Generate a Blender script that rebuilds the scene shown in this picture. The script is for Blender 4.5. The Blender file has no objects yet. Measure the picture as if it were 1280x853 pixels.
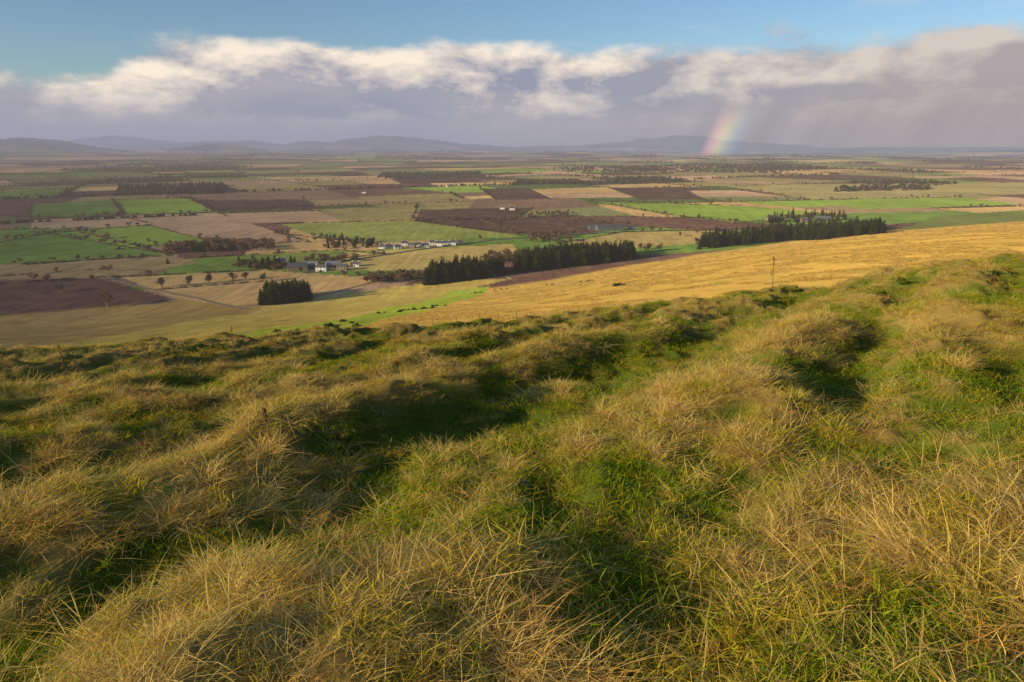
import bpy, math, random
import numpy as np
from mathutils import Vector
random.seed(4); RNG=np.random.default_rng(7)
sc=bpy.context.scene
sc.view_settings.view_transform='Standard'; sc.view_settings.look='None'; sc.view_settings.exposure=0
PITCH=math.radians(16.0); CP,SP=math.cos(PITCH),math.sin(PITCH); FPX=853.0
SUN_AZ=math.radians(-123.5); SUN_EL=math.radians(14.0)

# ------------------------------------------------------------------ noise
def _h(xi,yi,seed):
    h=(xi.astype(np.int64)*374761393+yi.astype(np.int64)*668265263+seed*144269504)&0xffffffff
    h=((h^(h>>13))*1274126177)&0xffffffff
    h=h^(h>>16)
    return (h&0xffffff)/float(0xffffff)
def vn(x,y,seed=0):
    xi=np.floor(x); yi=np.floor(y); fx=x-xi; fy=y-yi
    fx=fx*fx*fx*(fx*(fx*6-15)+10); fy=fy*fy*fy*(fy*(fy*6-15)+10)
    a=_h(xi,yi,seed);b=_h(xi+1,yi,seed);c=_h(xi,yi+1,seed);d=_h(xi+1,yi+1,seed)
    return (a*(1-fx)+b*fx)*(1-fy)+(c*(1-fx)+d*fx)*fy
def fbm(x,y,o=4,seed=0):
    x=np.asarray(x,float);y=np.asarray(y,float)
    s=0;a=1;t=0
    for i in range(o):
        s=s+a*vn(x,y,seed+i*17); t+=a; a*=.5
        x,y=(x*1.62-y*1.21+3.1),(x*1.21+y*1.62+7.7)
    return s/t
def ss(a,b,x):
    t=np.clip((x-a)/(b-a),0,1); return t*t*(3-2*t)

# ------------------------------------------------------------------ terrain height (camera eye is z=0)
def relief(x,y):
    n=.8*x-.6*y+1.4*(fbm(x*.22,y*.22,3,5)-.5); s=.6*x+.8*y
    n0=-3.9-.088*s
    wob=.5*(fbm(s*.35,n*.1,2,9)-.5)*2
    d=n-n0+wob
    am=.55+.9*fbm(x*.25,y*.25,2,15)
    z=-.27*np.exp(-(d/.8)**2)+.20*np.exp(-((d+1.5)/.55)**2)
    z+=-.24*np.exp(-((d+3.6)/.8)**2)+.20*np.exp(-((d+5.2)/.7)**2)-.22*np.exp(-((d+7.6)/.9)**2)
    z+=.17*np.sin(d*2*np.pi/2.1+3*fbm(x*.3,y*.3,2,31))*ss(.8,2.5,np.abs(d))*fbm(x*.4,y*.4,2,12)*1.6
    return z*am
def lump1(x,y):   # hummocks drawn out along the sheep terraces
    n=.8*x-.6*y; s=.6*x+.8*y
    return fbm(n*1.35+3,s*.75,2,3)-.5
def lump2(x,y): return fbm(x*3.2,y*3.2,2,41)-.5
def near_z(x,y):
    xc=np.clip(x,-90,90); yc=np.clip(y,-90,400)
    r=np.hypot(x,y)
    z=-1.6-.187*yc+.08175*xc+.02175*np.sqrt(xc*xc+4)-.0435
    f=1-ss(60,120,r)
    z=z+relief(x,y)*f*ss(-2,2.5,y+2)
    n=.8*x-.6*y; n0=-3.9-.088*(.6*x+.8*y)
    z=z+.34*ss(.5,4,n-n0)*ss(6,16,r)*f
    z=z+(.40*lump1(x,y)+.19*lump2(x,y))*f
    return z
HILLS=[(-60,9500,175,900,900),(25,9000,170,800,900),(85,10500,150,800,900),(150,21000,420,1800,1500),(205,15000,190,1100,900),
 (275,11000,165,700,800),(310,15500,180,1100,900),(400,14000,190,900,900),(450,13500,235,1000,1000),(520,14500,225,1000,900),(575,16000,180,1100,900),
 (640,17500,160,1500,900),(745,15500,160,1300,900),(790,19000,210,1400,1200),(850,17500,270,1100,1200),(900,18500,180,1500,1200),(960,18000,150,1500,900),
 (1085,14000,90,1000,900),(1150,15000,80,1000,800),(1250,16000,70,1200,900),(1400,14000,140,1300,900),(-200,12000,220,1500,1200)]
def smax(a,b,k):
    h=np.clip(k-np.abs(a-b),0,None)/k
    return np.maximum(a,b)+h*h*k*.25
def hill_valley(x,y):
    yy=np.maximum(y,1.0); t=np.clip(x/yy,-1.3,1.3)
    tp=np.minimum(.5*(t+np.sqrt(t*t+.01)),.9); tn=.5*(-t+np.sqrt(t*t+.01))
    g=.199-.218*tp+.117*tp*tp+.072*tn
    r=np.hypot(x,y)
    hill=-8-yy*g+ss(45,200,r)*(3.2*(fbm(x/70,y/70,3,51)-.5)+5*(fbm(x/230,y/230,2,52)-.5))+ .6*(fbm(x/9,y/9,2,53)-.5)
    v=-130+30*(fbm(x/1400,y/1400,3,61)-.5)*ss(1400,4500,r)+125*(fbm(x/2600,y/2600,4,62)-.40)*ss(3800,11000,r)
    big=0
    for px,D,Hh,wx,wy in HILLS:
        cx=(px-640)/FPX*.961*D
        big=big+Hh*np.exp(-((x-cx)/wx)**2*.7-((y-D)/wy)**2*.7)
    rough=fbm(x/900,y/900,5,71)
    v=v+np.asarray(big)*.70*(.45+1.05*rough)
    return hill,v
def far_z(x,y):
    a,b=hill_valley(x,y); return smax(a,b,14.)
def H(x,y):
    x=np.asarray(x,float);y=np.asarray(y,float)
    y0=21+.28*np.clip(x,0,60)
    w=ss(0,38,y-y0)
    return near_z(x,y)*(1-w)+far_z(x,y)*w
def h1(x,y): return float(H(np.array([x]),np.array([y]))[0])

# bearing/depression survey: where a sight line meets the land
def survey(px,py,start=55.):
    u=(px-640)/FPX; v=(426.5-py)/FPX
    Y=CP+v*SP; Z=-SP+v*CP
    ys=np.geomspace(start,32000,2600); xs=ys*u/Y; zs=ys*Z/Y
    d=zs-H(xs,ys); k=np.argmax(d<0)
    if d[k]>=0: k=len(ys)-1
    if k==0: return float(xs[0]),float(ys[0])
    f=d[k-1]/(d[k-1]-d[k]); yy=ys[k-1]+(ys[k]-ys[k-1])*f
    return float(yy*u/Y),float(yy)
def poly(pts): return np.array([survey(a,b) for a,b in pts])
def inpoly(x,y,P):
    c=np.zeros(x.shape,bool); n=len(P)
    for i in range(n):
        x1,y1=P[i];x2,y2=P[i-1]
        if y1==y2: continue
        c^=((y1>y)!=(y2>y))&(x<(x2-x1)*(y-y1)/(y2-y1)+x1)
    return c

# ------------------------------------------------------------------ mesh helpers
def mk(name,V,groups,mats=(),smooth=False,link=True,mi=None,attrs=None):
    V=np.asarray(V,np.float32); me=bpy.data.meshes.new(name)
    me.vertices.add(len(V)); me.vertices.foreach_set('co',V.ravel())
    li=[];tot=[]
    for F in groups:
        F=np.asarray(F,np.int32)
        if len(F)==0: continue
        li.append(F.ravel()); tot.append(np.full(len(F),F.shape[1],np.int32))
    li=np.concatenate(li); tot=np.concatenate(tot); st=np.concatenate([[0],np.cumsum(tot)[:-1]]).astype(np.int32)
    me.loops.add(len(li)); me.loops.foreach_set('vertex_index',li)
    me.polygons.add(len(tot)); me.polygons.foreach_set('loop_start',st); me.polygons.foreach_set('loop_total',tot)
    if mi is not None: me.polygons.foreach_set('material_index',np.asarray(mi,np.int32))
    me.polygons.foreach_set('use_smooth',np.full(len(tot),smooth))
    for m in mats: me.materials.append(m)
    if attrs:
        for k,(t,a) in attrs.items():
            at=me.attributes.new(k,t,'POINT')
            at.data.foreach_set({'FLOAT':'value','FLOAT_COLOR':'color','INT':'value','FLOAT_VECTOR':'vector'}[t],np.asarray(a).ravel())
    me.update(calc_edges=True); me.validate()
    ob=bpy.data.objects.new(name,me)
    if link: sc.collection.objects.link(ob)
    return ob

# ------------------------------------------------------------------ node helpers
class NT:
    def __init__(s,t): s.t=t; s.n=t.nodes; s.l=t.links
    def set(s,sock,v):
        if isinstance(v,bpy.types.NodeSocket): s.l.new(v,sock)
        else: sock.default_value=v
    def m(s,op,a,b=0.,c=None,clamp=False):
        n=s.n.new('ShaderNodeMath'); n.operation=op; n.use_clamp=clamp
        s.set(n.inputs[0],a); s.set(n.inputs[1],b)
        if c is not None: s.set(n.inputs[2],c)
        return n.outputs[0]
    def mix(s,f,a,b,mode='MIX'):
        n=s.n.new('ShaderNodeMix'); n.data_type='RGBA'; n.blend_type=mode
        s.set(n.inputs[0],f)
        for i,v in ((6,a),(7,b)):
            if isinstance(v,tuple) and len(v)==3: v=v+(1,)
            s.set(n.inputs[i],v)
        return n.outputs[2]
    def noise(s,vec,scale,detail=4,rough=.55,dist=0.):
        n=s.n.new('ShaderNodeTexNoise'); n.inputs['Scale'].default_value=scale
        n.inputs['Detail'].default_value=detail; n.inputs['Roughness'].default_value=rough; n.inputs['Distortion'].default_value=dist
        s.l.new(vec,n.inputs['Vector']); return n.outputs['Fac']
    def rng(s,v,a,b,c=0.,d=1.,smooth=False):
        n=s.n.new('ShaderNodeMapRange'); n.interpolation_type='SMOOTHSTEP' if smooth else 'LINEAR'
        s.set(n.inputs[0],v)
        for i,k in enumerate((a,b,c,d)): s.set(n.inputs[i+1],k)
        return n.outputs[0]
    def xyz(s,x,y,z):
        n=s.n.new('ShaderNodeCombineXYZ'); s.set(n.inputs[0],x);s.set(n.inputs[1],y);s.set(n.inputs[2],z); return n.outputs[0]
def newmat(name):
    m=bpy.data.materials.new(name); m.use_nodes=True; m.node_tree.nodes.clear()
    m.cycles.emission_sampling='NONE'
    return m,NT(m.node_tree)
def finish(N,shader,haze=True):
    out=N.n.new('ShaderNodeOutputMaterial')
    if haze:  # aerial haze painted into the material: glow colour mixed in by distance from origin
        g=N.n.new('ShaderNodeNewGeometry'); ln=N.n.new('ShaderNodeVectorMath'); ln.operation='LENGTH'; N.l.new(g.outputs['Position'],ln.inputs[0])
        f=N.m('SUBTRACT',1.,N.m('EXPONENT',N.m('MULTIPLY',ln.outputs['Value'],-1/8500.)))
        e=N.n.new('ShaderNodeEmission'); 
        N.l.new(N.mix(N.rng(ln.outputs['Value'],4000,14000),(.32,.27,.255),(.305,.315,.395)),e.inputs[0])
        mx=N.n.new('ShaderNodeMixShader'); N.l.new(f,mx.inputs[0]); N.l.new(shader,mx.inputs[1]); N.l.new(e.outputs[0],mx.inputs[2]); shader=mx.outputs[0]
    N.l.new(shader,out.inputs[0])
def simple(name,col,var=.25,scale=.6,rough=.85,haze=True,trans=0.):
    m,N=newmat(name)
    g=N.n.new('ShaderNodeNewGeometry'); nz=N.noise(g.outputs['Position'],scale,2)
    oi=N.n.new('ShaderNodeObjectInfo')
    k=N.m('ADD',N.rng(nz,.3,.7,1-var,1+var),N.rng(oi.outputs['Random'],0,1,-var*.8,var*.8))
    c=N.mix(1.,tuple(col),N.xyz(k,k,k),'MULTIPLY')
    if rough<.5:
        b=N.n.new('ShaderNodeBsdfPrincipled'); N.l.new(c,b.inputs['Base Color']); b.inputs['Roughness'].default_value=rough
    else:
        b=N.n.new('ShaderNodeBsdfDiffuse'); N.l.new(c,b.inputs[0])
    sh=b.outputs[0]
    if trans>0:
        t=N.n.new('ShaderNodeBsdfTranslucent'); N.l.new(c,t.inputs[0]); mx=N.n.new('ShaderNodeMixShader'); mx.inputs[0].default_value=trans
        N.l.new(sh,mx.inputs[1]);N.l.new(t.outputs[0],mx.inputs[2]); sh=mx.outputs[0]
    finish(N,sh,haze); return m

# ------------------------------------------------------------------ fields
STRAW=(.54,.36,.16); PALE=(.44,.29,.19); GREEN=(.14,.23,.045); BGREEN=(.22,.32,.05); OLIVE=(.26,.22,.09); PLOUGH=(.09,.054,.047); RPL=(.14,.078,.062); DGREEN=(.08,.12,.035); GOLD=(.76,.47,.12)
EXPL=[
 ([(-300,256),(-60,246),(-40,262),(-300,280)],GREEN),
 ([(40,256),(140,250),(153,268),(35,272)],GREEN),([(148,250),(238,248),(265,264),(160,269)],BGREEN),
 ([(240,251),(380,250),(402,262),(272,265)],PLOUGH),([(280,267),(400,264),(428,276),(300,280)],PALE),
 ([(150,270),(270,266),(345,290),(385,303),(250,298)],PALE),([(390,262),(522,257),(515,275),(430,277)],OLIVE),
 ([(525,262),(665,260),(640,275),(520,276)],PLOUGH),([(350,280),(600,274),(650,296),(455,304),(400,298)],(.24,.28,.07)),
 ([(520,277),(700,270),(790,283),(740,292),(640,293)],PLOUGH),([(705,270),(890,273),(985,284),(900,290),(792,283)],RPL),
 ([(740,252),(940,258),(1040,268),(920,279),(830,268)],BGREEN),([(600,236),(660,235),(690,249),(620,250)],PLOUGH),([(760,235),(850,234),(880,250),(800,249)],PLOUGH),
 ([(-200,292),(80,286),(215,318),(40,331),(-200,330)],GREEN),([(85,290),(185,282),(262,302),(160,312)],BGREEN),
 ([(-150,356),(120,348),(218,374),(0,396),(-150,404)],RPL),([(150,346),(330,338),(480,348),(400,377),(250,384)],STRAW),
 ([(-350,404),(0,396),(225,374),(330,384),(60,432),(-150,470),(-400,470)],(.38,.25,.09)),
 ([(-200,332),(40,331),(215,320),(250,328),(145,347),(-200,354)],(.33,.24,.12)),
 ([(255,322),(420,313),(480,318),(330,333)],(.18,.24,.05)),([(430,316),(640,305),(655,322),(540,336),(400,340)],(.48,.37,.13)),
 ([(40,286),(150,283),(190,280),(150,271),(40,275)],PALE),([(780,290),(900,288),(870,305),(790,310),(690,306)],(.34,.26,.10)),
 ([(900,232),(1280,228),(1400,240),(1020,250)],(.32,.27,.12)),([(1000,250),(1200,247),(1280,256),(1080,262)],BGREEN),
 ([(1110,291),(1165,271),(1290,262),(1450,262),(1450,268),(1280,277)],(.14,.17,.05)),
 ([(60,432),(330,384),(480,360),(570,351),(640,348),(575,364),(180,440)],(.50,.38,.10)),
 ([(180,440),(560,364),(612,358),(470,404),(330,440),(240,460)],(.34,.42,.05)),
]
EXPLW=[(poly(p),c) for p,c in EXPL]
PALX=[GREEN,BGREEN,STRAW,PALE,OLIVE,PLOUGH,RPL,DGREEN,(.28,.22,.10),(.34,.25,.14),(.17,.18,.08),(.22,.14,.10)]
PW=[.12,.07,.10,.11,.09,.14,.14,.07,.06,.04,.03,.04]
SEGS=[];WOODS=[]
fr=random.Random(11)
def clip(P,px,py,nx,ny):
    A=[];B=[];I=[]
    d=[(p[0]-px)*nx+(p[1]-py)*ny for p in P]
    for i in range(len(P)):
        j=(i+1)%len(P)
        (A if d[i]>=0 else B).append(P[i])
        if d[i]*d[j]<0:
            t=d[i]/(d[i]-d[j]); q=(P[i][0]+(P[j][0]-P[i][0])*t,P[i][1]+(P[j][1]-P[i][1])*t)
            A.append(q);B.append(q);I.append(q)
    return A,B,I
def bsp(P,idx,X,Y,C,depth=0):
    xs=[p[0] for p in P];ys=[p[1] for p in P]
    a=0.
    for i in range(len(P)): a+=P[i-1][0]*P[i][1]-P[i][0]*P[i-1][1]
    a=abs(a)/2; cx=sum(xs)/len(P);cy=sum(ys)/len(P); r=math.hypot(cx,cy)
    lim=62000*(1+(r/4500)**1.1)*fr.uniform(.5,1.9)
    if a<lim or depth>22 or len(P)<3:
        c=fr.choices(PALX,PW)[0]; wood=r>2600 and fr.random()<.06
        if wood: WOODS.append((P,r)); c=(.05,.05,.03)
        k=fr.uniform(.82,1.18); C[idx]=[c[0]*k,c[1]*k,c[2]*k]; return
    th=math.radians(14)+1.6*(float(fbm(np.array([cx/4000.]),np.array([cy/4000.]),2,88)[0])-.5)
    e1=(math.cos(th),math.sin(th)); e2=(-e1[1],e1[0])
    w1=[p[0]*e1[0]+p[1]*e1[1] for p in P]; w2=[p[0]*e2[0]+p[1]*e2[1] for p in P]
    if (max(w1)-min(w1))>(max(w2)-min(w2))*fr.uniform(.9,1.7): nrm=e1
    else: nrm=e2
    an=math.radians(fr.uniform(-15,15)); nx=nrm[0]*math.cos(an)-nrm[1]*math.sin(an); ny=nrm[0]*math.sin(an)+nrm[1]*math.cos(an)
    w=[p[0]*nx+p[1]*ny for p in P]; f=fr.uniform(.34,.66); d=min(w)+(max(w)-min(w))*f
    A,B,I=clip(P,nx*d,ny*d,nx,ny)
    if len(I)==2: SEGS.append((I[0],I[1],depth))
    s=(X[idx]*nx+Y[idx]*ny)>=d
    bsp(A,idx[s],X,Y,C,depth+1); bsp(B,idx[~s],X,Y,C,depth+1)

# ------------------------------------------------------------------ terrain mesh (one sheet to the horizon)
az=np.radians(np.concatenate([np.arange(-180,-52,4.),np.linspace(-52,52,833),np.arange(56,180,4.)]))
rad=np.geomspace(.25,46000,960); na=len(az);nr=len(rad)
R,A=np.meshgrid(rad,az,indexing='ij'); X=(R*np.sin(A)).ravel();Y=(R*np.cos(A)).ravel(); Z=H(X,Y)
i=np.arange(nr-1)[:,None]; j=np.arange(na)[None,:]; j2=(j+1)%na
Q=np.stack([i*na+j,i*na+j2,(i+1)*na+j2,(i+1)*na+j],-1).reshape(-1,4)[:,::-1]
hillz,valz=hill_valley(X,Y); r=np.hypot(X,Y)
C=np.zeros((len(X),3)); idx=np.arange(len(X)); C[:]=OLIVE
fld=(Y>100)&(r<17500)
bsp([(-26000,-2000),(26000,-2000),(26000,20000),(-26000,20000)],idx[fld],X,Y,C)
moor=np.array([.20,.15,.10]); 
mw=np.maximum(ss(-50,20,valz+20*fbm(X/300,Y/300,3,5)),ss(13000,17000,r))[:,None]*.8
C=C*(1-mw)+moor*mw
onh=ss(-2,3,hillz-valz)[:,None]*((Y>20)[:,None])
C=C*(1-onh)+np.array(GOLD)*onh
for P,c in EXPLW:
    m=inpoly(X,Y,P)&(Y>50); C[m]=c
y0=21+.28*np.clip(X,0,60)
nearm=1-ss(8,34,Y-y0)
nearm=np.where(r<60,nearm,np.where(Y<20,1,nearm))
def strawf(x,y):
    d=relief(x,y)
    q=(fbm(x*.6,y*.6,4,21)-.5)*9+d*8+lump1(x,y)*9+lump2(x,y)*8-.75
    return 1/(1+np.exp(-q*1.6))
sf=strawf(X,Y)[:,None]
NG=np.array([.10,.14,.02])*(1-sf)+np.array([.28,.20,.06])*sf
C=C*(1-nearm[:,None])+NG*nearm[:,None]
goldm=(onh[:,0]*(1-nearm))
for P,c in EXPLW: goldm[inpoly(X,Y,P)]*=.25
ctr=len(X); V=np.concatenate([np.stack([X,Y,Z],1),[[0,0,h1(0,0)]]]); C=np.concatenate([C,[[.1,.14,.03]]]); goldm=np.append(goldm,0)
fan=np.array([[ctr,(k+1)%na,k] for k in range(na)])

m,N=newmat('land_surface')
at=N.n.new('ShaderNodeAttribute'); at.attribute_name='Col'; ag=N.n.new('ShaderNodeAttribute'); ag.attribute_name='gold'
g=N.n.new('ShaderNodeNewGeometry'); P=g.outputs['Position']
n1=N.noise(P,.006,5,.6); n2=N.noise(P,.05,5,.65); n3=N.noise(P,.7,4,.65)
rot=N.n.new('ShaderNodeMapping'); rot.inputs['Rotation'].default_value=(0,0,math.radians(-35)); rot.inputs['Scale'].default_value=(.16,.010,.1); N.l.new(P,rot.inputs[0])
n4=N.noise(rot.outputs[0],1.,4,.6,.3)
k=N.m('MULTIPLY',N.rng(n1,.3,.7,.78,1.22),N.rng(n2,.3,.7,.72,1.26)); k=N.m('MULTIPLY',k,N.rng(n3,.3,.7,.74,1.22)); k=N.m('MULTIPLY',k,N.rng(n4,.3,.7,.80,1.2))
c=N.mix(1.,at.outputs['Color'],N.xyz(k,k,k),'MULTIPLY')
gm=N.m('MULTIPLY',ag.outputs['Fac'],N.rng(N.m('ADD',N.m('MULTIPLY',n4,.6),N.m('MULTIPLY',n2,.6)),.48,.74,0,.85))
c=N.mix(gm,c,(.32,.23,.05))
c=N.mix(N.rng(n2,.5,.75,0,.35),c,(.20,.17,.07))
b=N.n.new('ShaderNodeBsdfDiffuse'); N.l.new(c,b.inputs[0]); b.inputs['Roughness'].default_value=.8
bp=N.n.new('ShaderNodeBump'); bp.inputs['Strength'].default_value=.7; bp.inputs['Distance'].default_value=.6
N.l.new(N.m('ADD',N.m('MULTIPLY',n3,.25),n4),bp.inputs['Height']); N.l.new(bp.outputs[0],b.inputs['Normal'])
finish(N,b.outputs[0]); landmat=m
mk('ground_terrain',V,[Q,fan],[landmat],smooth=True,attrs={'Col':('FLOAT_COLOR',np.concatenate([C,np.ones((len(C),1))],1).astype(np.float32)),'gold':('FLOAT',goldm.astype(np.float32))})

# ------------------------------------------------------------------ instancing
def scatter(name,pts,rot,scl,idx,objs):
    col=bpy.data.collections.new(name+'_parts')
    for k,o in enumerate(objs):
        o.name='%s_%02d'%(name,k); col.objects.link(o)
    pts=np.asarray(pts,np.float32); me=bpy.data.meshes.new(name); me.vertices.add(len(pts)); me.vertices.foreach_set('co',pts.ravel())
    a=me.attributes.new('rot','FLOAT_VECTOR','POINT'); a.data.foreach_set('vector',np.asarray(rot,np.float32).ravel())
    s=np.asarray(scl,np.float32)
    if s.ndim==1: s=np.stack([s,s,s],1)
    a=me.attributes.new('scl','FLOAT_VECTOR','POINT'); a.data.foreach_set('vector',s.ravel())
    a=me.attributes.new('pick','INT','POINT'); a.data.foreach_set('value',np.asarray(idx,np.int32))
    ob=bpy.data.objects.new(name,me); sc.collection.objects.link(ob)
    t=bpy.data.node_groups.new(name+'_gn','GeometryNodeTree')
    t.interface.new_socket('Geometry',in_out='INPUT',socket_type='NodeSocketGeometry'); t.interface.new_socket('Geometry',in_out='OUTPUT',socket_type='NodeSocketGeometry')
    gi=t.nodes.new('NodeGroupInput');go=t.nodes.new('NodeGroupOutput'); ip=t.nodes.new('GeometryNodeInstanceOnPoints'); ci=t.nodes.new('GeometryNodeCollectionInfo')
    ci.inputs['Collection'].default_value=col; ci.inputs['Separate Children'].default_value=True; ci.inputs['Reset Children'].default_value=True
    def na_(nm,ty):
        q=t.nodes.new('GeometryNodeInputNamedAttribute'); q.data_type=ty; q.inputs['Name'].default_value=nm; return [o for o in q.outputs if o.enabled][0]
    L=t.links.new
    L(gi.outputs[0],ip.inputs['Points']); L(ci.outputs[0],ip.inputs['Instance']); ip.inputs['Pick Instance'].default_value=True
    L(na_('pick','INT'),ip.inputs['Instance Index']); L(na_('rot','FLOAT_VECTOR'),ip.inputs['Rotation']); L(na_('scl','FLOAT_VECTOR'),ip.inputs['Scale'])
    L(ip.outputs[0],go.inputs[0])
    md=ob.modifiers.new('scatter','NODES'); md.node_group=t
    return ob

def blades(n,rad,l0,l1,wid,lean,bend,bias,mat,seed,dome=0.):
    g=np.random.default_rng(seed); r=rad*np.sqrt(g.random(n)); a=g.random(n)*6.283
    bx=r*np.cos(a);by=r*np.sin(a)
    ph=g.random(n)*6.283; L=g.uniform(l0,l1,n)*(1-dome*(r/rad)**2)
    le=g.random(n)*lean; be=g.uniform(.2,1,n)*bend
    dx=np.cos(ph)+bias; dy=np.sin(ph)
    q=np.hypot(dx,dy)+1e-4; dx/=q;dy/=q
    sp=g.random(n)*6.283; sx=np.cos(sp);sy=np.sin(sp)
    V=[];sh=[]; br=g.random(n)
    for s,w in ((0,1),(.4,.9),(.75,.6),(1,0)):
        hz=L*(le*s+be*s*s); zz=L*(s*(1-.25*le)-.45*be*s*s)-.02
        cx=bx+dx*hz;cy=by+dy*hz
        if w>0:
            for sg in (-1,1):
                V.append(np.stack([cx+sx*wid*w*.5*sg,cy+sy*wid*w*.5*sg,zz],1)); sh.append(np.stack([br,np.full(n,s)],1))
        else: V.append(np.stack([cx,cy,zz],1)); sh.append(np.stack([br,np.full(n,s)],1))
    V=np.concatenate(V); sh=np.concatenate(sh); k=np.arange(n)
    Q=np.concatenate([np.stack([k,k+n,k+3*n,k+2*n],1),np.stack([k+2*n,k+3*n,k+5*n,k+4*n],1)]); T=np.stack([k+4*n,k+5*n,k+6*n],1)
    return mk('tuft',V,[Q,T],[mat],link=False,attrs={'br':('FLOAT',sh[:,0].astype(np.float32)),'up':('FLOAT',sh[:,1].astype(np.float32))})
def grassmat(name,ca,cb,cbase,haze=False,tr=.28):
    m,N=newmat(name)
    a=N.n.new('ShaderNodeAttribute');a.attribute_name='br'; u=N.n.new('ShaderNodeAttribute');u.attribute_name='up'
    oi=N.n.new('ShaderNodeObjectInfo')
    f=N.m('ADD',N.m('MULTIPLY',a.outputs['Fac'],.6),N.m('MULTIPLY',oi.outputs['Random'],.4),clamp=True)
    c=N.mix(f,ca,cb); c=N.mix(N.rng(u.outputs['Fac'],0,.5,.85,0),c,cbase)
    d=N.n.new('ShaderNodeBsdfDiffuse');N.l.new(c,d.inputs[0]); t=N.n.new('ShaderNodeBsdfTranslucent');N.l.new(c,t.inputs[0])
    mx=N.n.new('ShaderNodeMixShader');mx.inputs[0].default_value=tr;N.l.new(d.outputs[0],mx.inputs[1]);N.l.new(t.outputs[0],mx.inputs[2])
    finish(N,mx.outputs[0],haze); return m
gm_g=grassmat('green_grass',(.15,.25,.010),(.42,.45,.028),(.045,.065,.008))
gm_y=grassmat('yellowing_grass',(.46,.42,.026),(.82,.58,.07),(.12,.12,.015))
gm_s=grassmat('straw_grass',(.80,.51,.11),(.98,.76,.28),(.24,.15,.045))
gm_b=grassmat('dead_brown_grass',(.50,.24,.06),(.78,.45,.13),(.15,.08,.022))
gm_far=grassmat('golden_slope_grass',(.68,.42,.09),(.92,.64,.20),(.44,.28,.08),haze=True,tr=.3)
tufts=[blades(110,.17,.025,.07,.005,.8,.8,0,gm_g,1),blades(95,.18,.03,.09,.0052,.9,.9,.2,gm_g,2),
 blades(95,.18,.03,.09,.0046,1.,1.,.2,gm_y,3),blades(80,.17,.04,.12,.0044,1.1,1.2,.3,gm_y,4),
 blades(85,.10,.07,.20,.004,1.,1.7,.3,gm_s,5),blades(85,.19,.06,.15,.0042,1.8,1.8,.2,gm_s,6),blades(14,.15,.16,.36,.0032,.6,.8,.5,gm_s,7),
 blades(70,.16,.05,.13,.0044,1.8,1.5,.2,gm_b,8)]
def pick_tufts(n,r0,r1,azm,seed,pw):
    g=np.random.default_rng(seed)
    rr=(r0**pw+(r1**pw-r0**pw)*g.random(n))**(1/pw); aa=np.radians(g.uniform(-azm,azm,n)); return rr*np.sin(aa),rr*np.cos(aa),g
xs=[];ys=[]
for n,r0,r1,azm,sd in ((5500,1.0,6,60,1),(12000,6,16,50,2),(16000,16,48,47,3)):
    x,y,g=pick_tufts(n,r0,r1,azm,sd,1.7); k=(y-(21+.28*np.clip(x,0,60)))<14; xs.append(x[k]);ys.append(y[k])
x=np.concatenate(xs);y=np.concatenate(ys); g=np.random.default_rng(9); n=len(x)
s=strawf(x,y); u=g.random(n); v=g.random(n)
pick=np.where(u<s*.62,np.where(v<.40,4,np.where(v<.76,5,np.where(v<.82,6,7))),np.where(u<.26+s*.72,np.where(v<.5,2,3),np.where(v<.5,0,1)))
w=g.random(n); pick=np.where(w<.04,7,pick); pick=np.where((w>.95),5,pick)
rr=np.hypot(x,y); sca=g.uniform(.6,1.25,n)*(1+.30*ss(8,30,rr))*(.6+.8*fbm(x*.9,y*.9,2,77))
ez=np.where(np.isin(pick,[4,5,6,3]),g.normal(-.4,1.5,n),g.random(n)*6.283)
rot=np.stack([g.normal(0,.16,n),g.normal(0,.16,n)+.05,ez],1)
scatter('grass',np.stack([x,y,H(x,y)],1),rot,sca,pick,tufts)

# long slope grass
ft=[blades(24,.6,.25,.55,.05,.8,.8,.5,gm_far,21,.4),blades(18,.7,.2,.45,.06,1.,1.,.5,gm_far,22,.3)]
g=np.random.default_rng(31); n=80000
yy=np.exp(g.uniform(math.log(48),math.log(1150),n)); tt=g.uniform(-.85,1.05,n); xx=yy*tt
hz,vz=hill_valley(xx,yy); k=hz>vz+1.5
for P,c in EXPLW: k&=~inpoly(xx,yy,P)
k&=(fbm(xx/14,yy/14,3,91)+.25*(fbm(xx/60,yy/60,2,92)-.5)>.46)
xx=xx[k];yy=yy[k]; n=len(xx); rr=np.hypot(xx,yy)
sx=g.uniform(.6,1.3,n)*(.7+rr/230.)
scatter('hillside_grass',np.stack([xx,yy,H(xx,yy)],1),np.stack([np.zeros(n),np.zeros(n),g.normal(0,1,n)],1),np.stack([sx,sx,.8+sx*.35],1),g.integers(0,2,n),ft)

# ------------------------------------------------------------------ trees
def tube(V,F,path,rads,sides=5):
    b=len(V); path=[Vector(p) for p in path]
    for k,p in enumerate(path):
        d=(path[min(k+1,len(path)-1)]-path[max(k-1,0)]).normalized()
        a=d.orthogonal().normalized(); c=d.cross(a)
        for s in range(sides):
            q=2*math.pi*s/sides; V.append(tuple(p+(a*math.cos(q)+c*math.sin(q))*rads[k]))
    for k in range(len(path)-1):
        for s in range(sides):
            s2=(s+1)%sides; F.append((b+k*sides+s,b+k*sides+s2,b+(k+1)*sides+s2,b+(k+1)*sides+s))
bark=simple('bark',(.10,.075,.055)); needle=simple('conifer_needles',(.055,.072,.02),.45,.15,trans=.1); twig=simple('bare_twigs',(.18,.12,.075),.3,.3); 
twig2=simple('hedge_twigs',(.11,.08,.048),.4,.05); gorse=simple('gorse_leaves',(.06,.08,.022),.4,.5)
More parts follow.
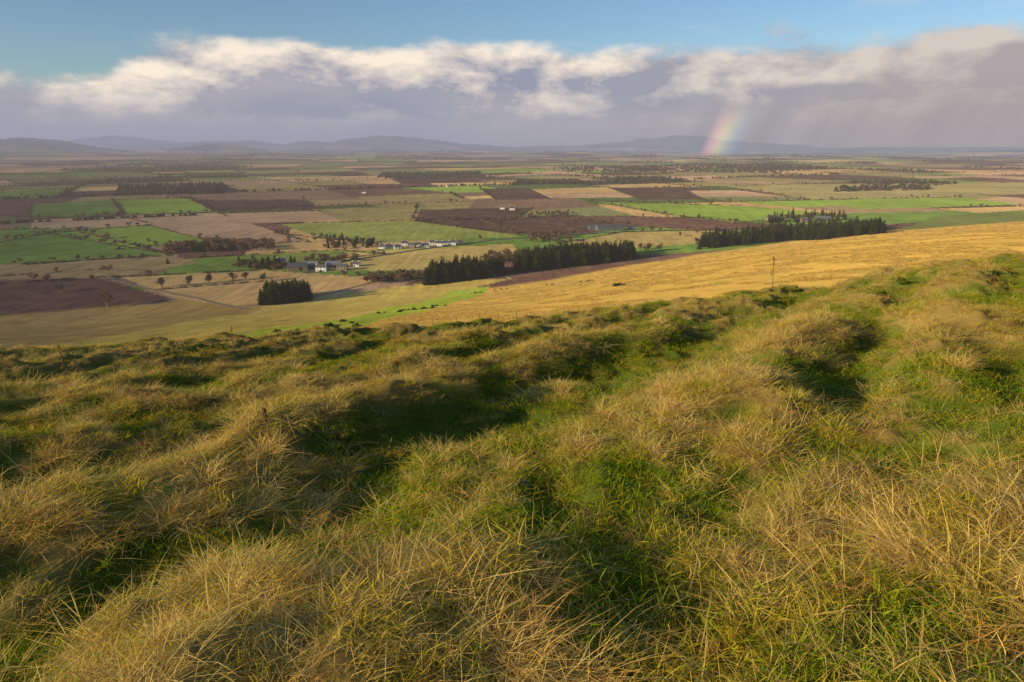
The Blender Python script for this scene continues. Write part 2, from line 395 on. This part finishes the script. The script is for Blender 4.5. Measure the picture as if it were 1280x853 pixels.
def conifer(seed,h=20.):
    r=random.Random(seed);V=[];F=[]; tube(V,F,[(0,0,-.5),(0,0,h*.5),(.1,0,h*.93)],[.32,.2,.04],6); nt=len(F)
    w=h*r.uniform(.23,.32); z=h*.02; lop=r.uniform(0,6.28)
    while z<h*.97:
        t=z/h; R=w*(1-t)**.46*r.uniform(.75,1.15)+.2; nb=max(5,int(10*(1-t)+5))
        for k in range(nb):
            a=r.random()*6.283; L=R*r.uniform(.6,1.1)*(1+.2*math.cos(a-lop)); ca,sa=math.cos(a),math.sin(a); nn=max(2,int(L/.9))
            for q in range(nn):
                d=L*(q+r.random())/nn; zz=z-.12*d+r.uniform(-.4,.4)
                s=r.uniform(.6,1.2)*(.6+.55*(1-t)); b=len(V)
                c=Vector((ca*d,sa*d,zz)); e1=Vector((ca*r.uniform(.6,1),sa*r.uniform(.6,1),r.uniform(-.4,.7)))*s; e2=Vector((-sa,ca,r.uniform(-.8,.8)))*s*.7
                V.extend([tuple(c-e1*.3-e2),tuple(c+e1+e2*.1),tuple(c-e1*.3+e2),tuple(c-e1*.9)]); F.append((b,b+1,b+2,b+3))
        z+=h*.034*r.uniform(.7,1.2)
    return mk('conifer',V,[F],[bark,needle],link=False,mi=[0]*nt+[1]*(len(F)-nt))
def bare(seed,h=14.):
    r=random.Random(seed);V=[];F=[]
    def br(p,d,L,rad,lv):
        n=d.copy();pts=[p];q=p
        for k in range(3):
            n=(n+Vector((r.uniform(-1,1),r.uniform(-1,1),r.uniform(-.5,.9)))*.16).normalized(); q=q+n*L/3; pts.append(q)
        rad=max(rad,.075)
        tube(V,F,pts,[rad,rad*.9,rad*.85,rad*.6],5 if lv<2 else 3)
        if lv>=5: return
        for k in range(4 if lv<4 else 6):
            f=r.choice([1,2,3,3]); 
            t=Vector((r.uniform(-1,1),r.uniform(-1,1),r.uniform(-.35,.8))).normalized()
            br(pts[f],(n*.7+t*1.).normalized(),L*r.uniform(.58,.8),rad*(.5 if lv<3 else .7),lv+1)
    br(Vector((0,0,-.3)),Vector((0,0,1)),h*.25,h*.027,0)
    return mk('bare',V,[F],[twig],link=False)
def clump(seed,sx,sy,sz,nq,mat,sq=.5):
    r=random.Random(seed);V=[];F=[]
    for k in range(nq):
        v=Vector((r.gauss(0,1),r.gauss(0,1),r.gauss(0,1))).normalized()*(r.random()**.4); c=Vector((v.x*sx,v.y*sy,abs(v.z)*sz*r.uniform(.7,1.1)))
        e1=Vector((r.uniform(-1,1),r.uniform(-1,1),r.uniform(-1,1))).normalized()*sq*r.uniform(.6,1.3); e2=e1.orthogonal().normalized()*sq*r.uniform(.4,.9); b=len(V)
        V.extend([tuple(c-e1),tuple(c-e2),tuple(c+e1),tuple(c+e2)]);F.append((b,b+1,b+2,b+3))
    return mk('clump',V,[F],[mat],link=False)
con=[conifer(1,18),conifer(2,16),conifer(3,19),conifer(4,14),conifer(5,17)]
bar=[bare(11),bare(12),bare(13)]
def wood(name,pg,n,objs,smin=.8,smax=1.15,seed=0,start=55):
    Pw=np.array([survey(a,b,start) for a,b in pg]); g=np.random.default_rng(seed+100); lo=Pw.min(0);hi=Pw.max(0)
    X=g.uniform(lo[0],hi[0],n*40);Yv=g.uniform(lo[1],hi[1],n*40); k=inpoly(X,Yv,Pw); X=X[k][:n];Yv=Yv[k][:n]; n=len(X)
    cp=[o.copy() for o in objs]
    return scatter(name,np.stack([X,Yv,H(X,Yv)],1),np.stack([g.normal(0,.03,n),g.normal(0,.03,n),g.random(n)*6.28],1),g.uniform(smin,smax,n),g.integers(0,len(cp),n),cp)
wood('conifer_plantation',[(322,383),(385,377),(389,368),(340,372)],100,con,.7,1.05,1)
wood('conifer_plantation',[(528,358),(628,345),(628,338),(545,343)],220,con,.7,1.15,2)
wood('conifer_plantation',[(645,342),(793,325),(790,317),(700,322),(650,330)],380,con,.75,1.2,3)
wood('conifer_plantation',[(866,313),(990,301),(1105,293),(1100,284),(980,290),(880,303)],520,con,.75,1.2,4)
wood('bare_woodland',[(445,356),(530,352),(535,344),(450,346)],45,bar,.7,1.0,5)
wood('bare_woodland',[(600,330),(650,328),(652,318),(610,320)],40,bar,.7,1.0,6)
wood('bare_woodland',[(205,318),(345,313),(340,304),(215,306)],150,bar,.7,1.1,7)
wood('bare_woodland',[(660,304),(715,303),(712,294),(665,295)],50,bar,.7,1.1,8)
wood('bare_woodland',[(640,275),(720,272),(715,266),(645,268)],40,bar,.7,1.0,9)
wood('mixed_woodland',[(145,244),(280,243),(285,232),(150,234)],600,con+bar,.7,1.1,10)
wood('mixed_woodland',[(955,280),(1060,276),(1050,268),(960,270)],90,con[:2]+bar,.6,.9,11)
wood('mixed_woodland',[(405,312),(475,310),(470,302),(410,304)],45,bar+[con[3]],.6,.9,12)
wood('mixed_woodland',[(290,336),(370,340),(372,332),(300,328)],60,bar+[con[3]],.6,.95,13)
wood('mixed_woodland',[(230,316),(300,314),(296,308),(235,309)],30,[con[3],con[1]],.5,.8,14)
wood('bare_woodland',[(375,330),(450,328),(450,322),(380,324)],35,bar,.6,.9,15)
def lone(px,py,s,kind='bare_tree'):
    x,y=survey(px,py); src=(bar if kind=='bare_tree' else con); o=bpy.data.objects.new(kind,random.choice(src).data); sc.collection.objects.link(o)
    o.location=(x,y,h1(x,y)-.2); o.rotation_euler=(0,0,random.random()*6.28); o.scale=(s,s,s*random.uniform(.9,1.05))
for px,py,s in [(135,384,1.3),(203,360,1.1),(237,357,1.0),(262,354,.95),(291,352,.9),(308,350,.8),(42,352,.8),(60,353,.9),(76,366,.8),(116,352,.7),(136,340,.8),(24,328,.6),(66,328,.7),(98,326,.7),(152,325,.7),(178,322,.6),
   (810,315,1.1),(825,314,1.0),(800,313,.9),(735,330,.7),(110,300,.8),(132,298,.8),(156,306,.7),(20,300,.7),(50,294,.6),(186,304,.7),(330,352,.8),(345,340,.8),(468,356,.9),(500,354,.8),(430,346,.7),(515,350,.8),
   (360,300,.7),(395,302,.7),(600,300,.7),(870,292,.7),(895,290,.8),(850,296,.7),(1120,284,.6)]:
    lone(px,py,s*1.3)
for px,py,s in [(413,300,.6),(428,300,.7),(960,276,.7),(210,330,.5)]: lone(px,py,s,kind='pine_tree')

# hedgerows, shelter belts
hc=[clump(1,7,1.2,1.6,60,twig2,.7),clump(2,7,1.5,2.3,70,twig2,.8)]; tc=[clump(3,5,4,7,90,twig2,1.3),clump(4,4,4,9,90,needle,1.4)]
g=random.Random(5); hp=[];tp=[];ht=[]
def addrow(a,b,kind,force=False):
    L=math.hypot(b[0]-a[0],b[1]-a[1]); t=0; th=math.atan2(b[1]-a[1],b[0]-a[0]); tr_=force or g.random()<.75
    while t<L:
        x=a[0]+(b[0]-a[0])*t/L; y=a[1]+(b[1]-a[1])*t/L; r=math.hypot(x,y)
        k=1+r/9000.
        if y>0 and abs(x/y)<1.0 and r<11000:
            if kind==0:
                if g.random()<.9: hp.append((x,y,th,k*g.uniform(.7,1.1)))
                if tr_ and r<4200 and g.random()<.36: ht.append((x,y,g.random()*6,g.uniform(.5,1.15)))
                t+=13*k
            else: tp.append((x+g.uniform(-4,4),y+g.uniform(-4,4),th,k*g.uniform(.5,1.))); t+=(9*k)*g.uniform(.4,1.3)*(4 if g.random()<.08 else 1)
        else: t+=60
for a,b,d in SEGS:
    mx=((a[0]+b[0])/2,(a[1]+b[1])/2); r=math.hypot(*mx)
    if mx[1]<400 or r>13000: continue
    hh,vv=hill_valley(np.array([a[0],b[0],mx[0]]),np.array([a[1],b[1],mx[1]]))
    if (hh>vv-3).any() or (vv>0).any(): continue
    if any(inpoly(np.array([mx[0]]),np.array([mx[1]]),P)[0] for P,c in EXPLW): continue
    u=g.random()
    if u<.54: addrow(a,b,0)
    elif u<.63: addrow(a,b,1)
for P,c in EXPLW[:16]+EXPLW[20:26]:
    for q in range(len(P)):
        a=P[q-1];b=P[q]
        if g.random()<.5 and math.hypot(a[0]-b[0],a[1]-b[1])<900: addrow(a,b,0)
for a,b in (((0,355),(145,346)),((0,332),(215,320)),((40,290),(210,318)),((0,303),(80,288)),((150,312),(262,302)),((150,347),(330,338)),((205,362),(330,352)),((10,345),(140,336)),((40,274),(150,270)),((345,292),(450,304)),((0,270),(35,272)),((650,297),(740,293)),((520,277),(640,293))):
    addrow(survey(*a),survey(*b),0,True)
def fill(P,n,s0,s1):
    P=np.array(P); lo=P.min(0);hi=P.max(0); rg=np.random.default_rng(int(abs(lo[0]))+n)
    x=rg.uniform(lo[0],hi[0],n);y=rg.uniform(lo[1],hi[1],n); k=inpoly(x,y,P)&(np.abs(x/np.maximum(y,1))<1)&(np.hypot(x,y)<14000)
    for a,b in zip(x[k],y[k]): tp.append((a,b,g.random()*6,g.uniform(s0,s1)))
for P,r in WOODS:
    a=np.array(P); a=(a.max(0)-a.min(0)).prod(); k=1+r/9000
    fill(P,int(min(1200,a/(260*(1+r/4000)**2))),.8*k,1.2*k)
for pg,n in (([(690,211),(960,204),(1065,212),(960,216),(720,216)],2600),([(470,222),(600,220),(600,216),(480,217)],700),([(120,215),(300,212),(300,207),(120,209)],900),([(640,232),(730,230),(730,226),(650,227)],350),([(1040,240),(1160,238),(1160,234),(1050,235)],300)):
    fill(poly(pg),n,1.0,1.6)
print('HEDGE',len(hp),'TREES',len(tp),'HT',len(ht),'WOODS',len(WOODS),'SEGS',len(SEGS))
hp=np.array(hp);tp=np.array(tp);ht=np.array(ht)
rr=np.random.default_rng(3)
scatter('hedgerows',np.stack([hp[:,0],hp[:,1],H(hp[:,0],hp[:,1])],1),np.stack([hp[:,0]*0,hp[:,0]*0,hp[:,2]],1),np.stack([hp[:,3],hp[:,3],hp[:,3]],1),rr.integers(0,2,len(hp)),hc)
scatter('hedgerow_trees',np.stack([ht[:,0],ht[:,1],H(ht[:,0],ht[:,1])],1),np.stack([ht[:,0]*0,ht[:,0]*0,ht[:,2]],1),ht[:,3],rr.integers(0,3,len(ht)),[o.copy() for o in bar])
scatter('distant_trees',np.stack([tp[:,0],tp[:,1],H(tp[:,0],tp[:,1])],1),np.stack([tp[:,0]*0,tp[:,0]*0,tp[:,2]],1),tp[:,3],(rr.random(len(tp))<.35).astype(int),tc)
# gorse scrub on the slope
gp=[]
for px,py,n,sp in ((375,419,9,3),(412,411,10,4),(505,389,10,5),(530,386,10,4),(440,404,3,3),(600,366,10,6),(628,362,8,6),(770,358,5,3),(735,352,6,4),(690,356,4,3),(560,416,4,2)):
    x,y=survey(px,py)
    for _ in range(n): gp.append((x+g.gauss(0,sp),y+g.gauss(0,sp*.8),g.random()*6,g.uniform(.4,.8)))
gp=np.array(gp); scatter('gorse_bushes',np.stack([gp[:,0],gp[:,1],H(gp[:,0],gp[:,1])],1),np.stack([gp[:,0]*0,gp[:,0]*0,gp[:,2]],1),gp[:,3],np.zeros(len(gp)),[clump(9,1.8,1.5,1.3,120,gorse,.3)])

# ------------------------------------------------------------------ buildings
white=simple('white_render',(.78,.76,.72),.06); slate=simple('slate_roof',(.11,.11,.13),.15); stone=simple('stone_wall',(.26,.21,.17),.15); glass=simple('window_glass',(.03,.035,.045),.1,rough=.2); shed=simple('green_metal_sheeting',(.12,.15,.14),.1); greyr=simple('grey_sheet_roof',(.22,.23,.25),.1); door=simple('painted_door',(.12,.06,.04))
def box(V,F,x0,x1,y0,y1,z0,z1):
    b=len(V); V+= [(x0,y0,z0),(x1,y0,z0),(x1,y1,z0),(x0,y1,z0),(x0,y0,z1),(x1,y0,z1),(x1,y1,z1),(x0,y1,z1)]
    F+=[(b,b+3,b+2,b+1),(b+4,b+5,b+6,b+7),(b,b+1,b+5,b+4),(b+1,b+2,b+6,b+5),(b+2,b+3,b+7,b+6),(b+3,b,b+4,b+7)]
def house(name,px,py,L,W,Hh,ang,wm,rm,windows=True,pitch=.8):
    x,y=survey(px,py); e=bpy.data.objects.new(name,None); sc.collection.objects.link(e); e.location=(x,y,h1(x,y)-.1); e.rotation_euler=(0,0,math.radians(ang))
    def part(nm,V,F,mt):
        F4=[f for f in F if len(f)==4];F5=[f for f in F if len(f)==5]
        o=mk(nm,V,[f for f in (F4,F5) if f],[mt]); o.parent=e
    l=L/2;w=W/2;rh=w*pitch
    V=[(-l,-w,-1),(l,-w,-1),(l,w,-1),(-l,w,-1),(-l,-w,Hh),(l,-w,Hh),(l,w,Hh),(-l,w,Hh),(-l,0,Hh+rh),(l,0,Hh+rh)]
    part('walls',V,[(0,1,5,4),(2,3,7,6),(1,2,6,9,5),(3,0,4,8,7)],wm)
    o=.35; k=rh/w; V=[];F=[]
    for s in (-1,1):
        b=len(V); V+=[(-l-o,s*(w+o),Hh-k*o+.05),(l+o,s*(w+o),Hh-k*o+.05),(l+o,0,Hh+rh+.05),(-l-o,0,Hh+rh+.05),(-l-o,s*(w+o),Hh-k*o+.25),(l+o,s*(w+o),Hh-k*o+.25),(l+o,s*.01,Hh+rh+.25),(-l-o,s*.01,Hh+rh+.25)]
        F+=[(b+4,b+5,b+6,b+7),(b,b+3,b+2,b+1),(b,b+1,b+5,b+4),(b+1,b+2,b+6,b+5),(b+3,b,b+4,b+7)]
    part('roof',V,F,rm)
    V=[];F=[];D=[];DF=[]
    if windows:
        n=max(2,int(L/3)); st=[1.0] if Hh<4 else [.9,3.5]
        for s in (-1,1):
            for q in range(n):
                cx=-l+(q+.5)*L/n
                for zz in st:
                    if q==n//2 and zz<1.5: box(D,DF,cx-.5,cx+.5,s*(w+.02)-.03,s*(w+.02)+.03,0,2.1)
                    else: box(V,F,cx-.5,cx+.5,s*(w+.02)-.03,s*(w+.02)+.03,zz,zz+1.3)
        part('windows',V,F,glass); part('door',D,DF,door)
        V=[];F=[]
        for s in (-1,1): box(V,F,s*(l-.6)-.4,s*(l-.6)+.4,-.45,.45,Hh+rh-.3,Hh+rh+1.2)
        part('chimneys',V,F,wm)
    else:
        box(V,F,-1.8+l*.3,1.8+l*.3,-w-.06,-w+.03,0,min(Hh-.4,3.8)); part('doors',V,F,door)
r=random.Random(8)
for px,py in [(478,311),(487,310),(497,311),(506,308),(515,310),(523,308),(532,309),(540,307),(549,308),(557,306),(566,307),(575,305)]:
    house('white_cottage',px,py,r.uniform(7,10),r.uniform(5.5,6.5),r.choice([2.8,4.6]),r.uniform(-15,25),white if r.random()<.75 else stone,slate)
for px,py,L,W,Hh,wm,rm,wi in [(372,338,20,10,4.5,stone,slate,False),(388,336,17,9,4.5,shed,greyr,False),(402,339,11,6,4.6,white,slate,True),(416,335,18,9,4,stone,greyr,False),(428,338,11,6,4.6,stone,slate,True),(352,330,10,6,4.5,white,slate,True),
     (445,333,9,6,2.8,white,slate,True)]:
    house('stone_farmhouse' if wi else 'farm_barn',px,py,L,W,Hh,r.uniform(-12,25),wm,rm,wi)
house('farm_barn',762,288,44,18,5.5,10,shed,slate,False,.4); house('farm_barn',745,287,24,13,4.5,8,shed,slate,False,.5); house('stone_farmhouse',790,287,10,6,4.5,10,stone,slate)
house('farm_barn',965,277,20,12,4.5,5,stone,slate,False); house('farm_barn',1030,276,26,14,5,5,shed,greyr,False,.4); house('stone_farmhouse',1005,278,11,6,4.6,0,stone,slate)
for px,py in [(628,262),(640,263),(160,240),(330,226),(560,234),(840,226),(1145,194),(455,242)]:
    house('white_cottage',px,py,r.uniform(9,12),6.5,4.6,r.uniform(-20,30),white,slate)
# lanes
def lane(name,pts,w,mat):
    P=[survey(*p) for p in pts]; Q=[]
    for a,b in zip(P[:-1],P[1:]):
        n=max(2,int(math.hypot(b[0]-a[0],b[1]-a[1])/8)); Q+=[(a[0]+(b[0]-a[0])*k/n,a[1]+(b[1]-a[1])*k/n) for k in range(n)]
    Q.append(P[-1]); V=[];F=[]
    for k,p in enumerate(Q):
        a=Q[max(0,k-1)];b=Q[min(len(Q)-1,k+1)]; d=math.hypot(b[0]-a[0],b[1]-a[1])+1e-6; nx,ny=-(b[1]-a[1])/d,(b[0]-a[0])/d
        for s in (-1,1):
            x=p[0]+nx*w/2*s;y=p[1]+ny*w/2*s; V.append((x,y,max(h1(x,y),h1(*p))+.35))
        if k: F.append((2*k-2,2*k-1,2*k+1,2*k))
    mk(name,V,[F],[mat])
road=simple('worn_asphalt',(.13,.12,.115),.15); dirt=simple('dirt_track',(.30,.23,.16),.2)
lane('country_road',[(380,342),(430,327),(520,313),(620,300),(760,291),(900,287),(1000,281)],6,road)
lane('farm_track',[(120,346),(180,360),(250,374),(310,387)],4,dirt)
lane('farm_track',[(390,372),(470,352),(540,344)],4,dirt)

# fence on the slope below the crest
V=[];F=[]; fp=[]
a=None
for p in [(270,444),(360,432),(480,414),(600,401),(670,397)]:
    b=survey(*p)
    if a:
        n=max(1,int(math.hypot(b[0]-a[0],b[1]-a[1])/4)); fp+=[(a[0]+(b[0]-a[0])*k/n,a[1]+(b[1]-a[1])*k/n) for k in range(n)]
    a=b
tops=[]
for x,y in fp:
    z=h1(x,y); tube(V,F,[(x,y,z-.3),(x+r.uniform(-.05,.05),y,z+1.25)],[.07,.06],5); tops.append((x,y,z))
for hh in (.35,.7,1.1):
    tube(V,F,[(x,y-.07,z+hh) for x,y,z in tops],[.008]*len(tops),3)
mk('wire_fence',V,[F],[simple('weathered_post_wood',(.16,.13,.10))])
# dead thistle and dock stalks
stm=simple('dead_stalk',(.22,.12,.06),.3,20,haze=False)
def stalk(px,py,h,st=3.,t=1.):
    x,y=survey(px,py,st); q=random.Random(int(px)); V=[];F=[]
    top=Vector((q.uniform(-.12,.12)*h,q.uniform(-.1,.1)*h,h)); tube(V,F,[(0,0,-.05),tuple(top*.5+Vector((.01,0,0))),tuple(top)],[.005*t,.004*t,.003*t],6)
    for k in range(9):
        f=q.uniform(.35,.98); b=top*f; a=q.random()*6.28; L=h*q.uniform(.08,.24)*(1.25-f); e=b+Vector((math.cos(a)*L*.6,math.sin(a)*L*.6,L)); tube(V,F,[tuple(b),tuple((b+e)/2+Vector((math.cos(a)*.01,0,-.01))),tuple(e)],[.003*t,.002*t,.002*t],4)
        tube(V,F,[tuple(e),tuple(e+Vector((0,0,.008*t))),tuple(e+Vector((0,0,.02*t)))],[.003*t,.008*t,.003*t],6)
        if k%2: tube(V,F,[tuple(b),tuple(b+Vector((math.cos(a)*L*.5,math.sin(a)*L*.5,-L*.2))),tuple(b+Vector((math.cos(a)*L,math.sin(a)*L,-L*.7)))],[.002*t,.008*t,.001],3)
    o=mk('dead_thistle_stalk',V,[F],[stm]); o.location=(x,y,h1(x,y))
for px,py,h,t in [(965,362,1.25,2.8),(80,462,.55,2),(236,525,.38,1.3),(338,550,.35,1.2),(291,440,.6,2),(895,425,.45,1.6)]: stalk(px,py,h,3.,t)

# ------------------------------------------------------------------ rainbow: 42 deg cone about the antisolar axis, standing in the rain
S=Vector((math.sin(SUN_AZ)*math.cos(SUN_EL),math.cos(SUN_AZ)*math.cos(SUN_EL),math.sin(SUN_EL)))
AX=-S; e1=AX.cross(Vector((0,0,1))).normalized(); e2=e1.cross(AX).normalized()
V=[];F=[];U=[]; nb=24; RB=9000.
angs=[math.radians(a) for a in np.linspace(90,200,221)]
for a in angs:
    for k in range(nb+1):
        t=math.radians(40.5+2.9*k/nb); d=AX*math.cos(t)+(e1*math.cos(a)+e2*math.sin(a))*math.sin(t); V.append(tuple(d*RB)); U.append((k/nb,d.z))
for q in range(len(angs)-1):
    for k in range(nb):
        b=q*(nb+1)+k
        F.append((b,b+1,b+nb+2,b+nb+1))
F=[f for f in F if -0.03<U[f[0]][1]<.075]
U=np.array(U)
m,N=newmat('rainbow_light'); a1=N.n.new('ShaderNodeAttribute');a1.attribute_name='band'; a2=N.n.new('ShaderNodeAttribute');a2.attribute_name='elev'
cr=N.n.new('ShaderNodeValToRGB'); N.l.new(a1.outputs['Fac'],cr.inputs[0]); els=cr.color_ramp.elements
cols=[(0,(0,0,0)),(.15,(.02,.03,.06)),(.3,(.06,.12,.11)),(.45,(.17,.23,.09)),(.58,(.38,.30,.08)),(.70,(.48,.25,.11)),(.82,(.38,.15,.12)),(.92,(.16,.06,.05)),(1,(0,0,0))]
els[0].position=0; els[0].color=(0,0,0,1); els[1].position=1; els[1].color=(0,0,0,1)
for p,c in cols[1:-1]:
    e=els.new(p); e.color=c+(1,)
st=N.m('MULTIPLY',N.rng(a2.outputs['Fac'],.006,.066,1,0,True),N.rng(a2.outputs['Fac'],-.024,-.002,.2,1,True))
em=N.n.new('ShaderNodeEmission'); N.l.new(cr.outputs[0],em.inputs[0]); N.l.new(N.m('MULTIPLY',st,.72),em.inputs[1])
tr=N.n.new('ShaderNodeBsdfTransparent'); ad=N.n.new('ShaderNodeAddShader'); N.l.new(em.outputs[0],ad.inputs[0]);N.l.new(tr.outputs[0],ad.inputs[1]); finish(N,ad.outputs[0],False)
mk('rainbow',V,[F],[m],smooth=True,attrs={'band':('FLOAT',U[:,0].astype(np.float32)),'elev':('FLOAT',U[:,1].astype(np.float32))})

# ------------------------------------------------------------------ sky
w=bpy.data.worlds.new('World'); sc.world=w; w.use_nodes=True; w.node_tree.nodes.clear(); N=NT(w.node_tree)
w.cycles.sampling_method='MANUAL'; w.cycles.sample_map_resolution=512
sky=N.n.new('ShaderNodeTexSky'); sky.sky_type='NISHITA'; sky.sun_disc=False; sky.sun_elevation=SUN_EL; sky.sun_rotation=SUN_AZ%(2*math.pi); sky.altitude=300; sky.air_density=1.; sky.dust_density=.8; sky.ozone_density=1.4
tc_=N.n.new('ShaderNodeTexCoord'); sp=N.n.new('ShaderNodeSeparateXYZ'); N.l.new(tc_.outputs['Generated'],sp.inputs[0])
x,y,z=sp.outputs
el=N.m('DIVIDE',z,N.m('SQRT',N.m('ADD',N.m('MULTIPLY',x,x),N.m('ADD',N.m('MULTIPLY',y,y),1e-5))))
azn=N.m('ARCTAN2',x,y)
fc=N.n.new('ShaderNodeFloatCurve'); cv=fc.mapping.curves[0]
tops=[(0,.080),(130,.088),(185,.114),(260,.126),(330,.122),(420,.136),(500,.132),(620,.140),(700,.120),(760,.116),(870,.132),(1000,.132),(1100,.126),(1280,.124)]
pts=[((math.atan((p-640)/FPX*.97)+.7)/1.4,e*5) for p,e in tops]
cv.points[0].location=(0,pts[0][1]); cv.points[1].location=(1,pts[-1][1])
for p in pts: cv.points.new(*p)
fc.mapping.update()
N.set(fc.inputs['Value'],N.rng(azn,-.7,.7)); T=N.m('DIVIDE',fc.outputs[0],5.)
def cloudn(dx,dy,sx=6.5,sy=14.,det=9,ro=.57):
    v=N.xyz(N.m('MULTIPLY_ADD',azn,sx,dx),N.m('MULTIPLY_ADD',el,sy,dy),3.7); return N.noise(v,1.,det,ro,.2)
c0=cloudn(0,0); c1=cloudn(-.17,.27)
mask=N.m('ADD',N.m('DIVIDE',N.m('SUBTRACT',T,el),.028),N.m('MULTIPLY',N.m('SUBTRACT',c0,.5),4.6))
mask=N.rng(mask,-.35,.8,0,1,True)
wisp=N.m('MULTIPLY',N.rng(cloudn(4,2,4.,22.,6,.6),.56,.78,0,.4,True),N.rng(el,.0,.5,1,.2))
rel=N.m('SUBTRACT',c0,c1)
lit=N.m('ADD',N.m('MULTIPLY',rel,4.8),N.rng(N.m('SUBTRACT',T,el),-.01,.07,.62,.14),clamp=True)
lit=N.m('MULTIPLY',lit,N.rng(el,.015,.085,.1,1,True))
lit=N.m('MULTIPLY',lit,N.rng(azn,.05,.5,1,.45))
big=N.rng(cloudn(9,5,2.2,9.,4),.35,.65,0,1)
basec=N.mix(big,(.31,.33,.42),(.47,.44,.47)); basec=N.mix(N.rng(azn,.1,.5,0,.8),basec,(.43,.385,.38))
ccol=N.mix(lit,basec,(.97,.84,.70))
hz=N.mix(N.rng(azn,-.1,.5),(.34,.35,.43),(.40,.37,.385))
ccol=N.mix(N.rng(el,.0,.055,.95,0,True),ccol,hz)
# slanting rain shafts under the eastern cloud
rv=N.xyz(N.m('MULTIPLY_ADD',azn,26.,N.m('MULTIPLY',el,-14.)),N.m('MULTIPLY',el,2.5),1.3); rain=N.noise(rv,1.,3,.5)
rf=N.m('MULTIPLY',N.rng(azn,.05,.35,0,1,True),N.rng(el,.03,.09,1,0,True))
ccol=N.mix(N.m('MULTIPLY',rf,N.rng(rain,.35,.7,0,.55)),ccol,(.31,.29,.32))
skyc=N.mix(1.,sky.outputs[0],(.112*.86,.112*1.0,.112*1.17),'MULTIPLY')
skyc=N.mix(wisp,skyc,(.7,.7,.74))
fin=N.mix(mask,skyc,ccol)
bg=N.n.new('ShaderNodeBackground'); N.l.new(fin,bg.inputs[0]); bg.inputs[1].default_value=1.
ow=N.n.new('ShaderNodeOutputWorld'); N.l.new(bg.outputs[0],ow.inputs[0])

sun=bpy.data.lights.new('sun','SUN'); sun.energy=5.; sun.angle=math.radians(.5); sun.color=(1,.80,.45)
so=bpy.data.objects.new('sun',sun); sc.collection.objects.link(so); so.rotation_euler=S.to_track_quat('Z','Y').to_euler()
cam=bpy.data.cameras.new('camera'); cam.lens=24; cam.sensor_width=36; cam.clip_start=.05; cam.clip_end=120000
co=bpy.data.objects.new('camera',cam); sc.collection.objects.link(co); co.location=(0,0,0); co.rotation_euler=(math.radians(90)-PITCH,0,0); sc.camera=co
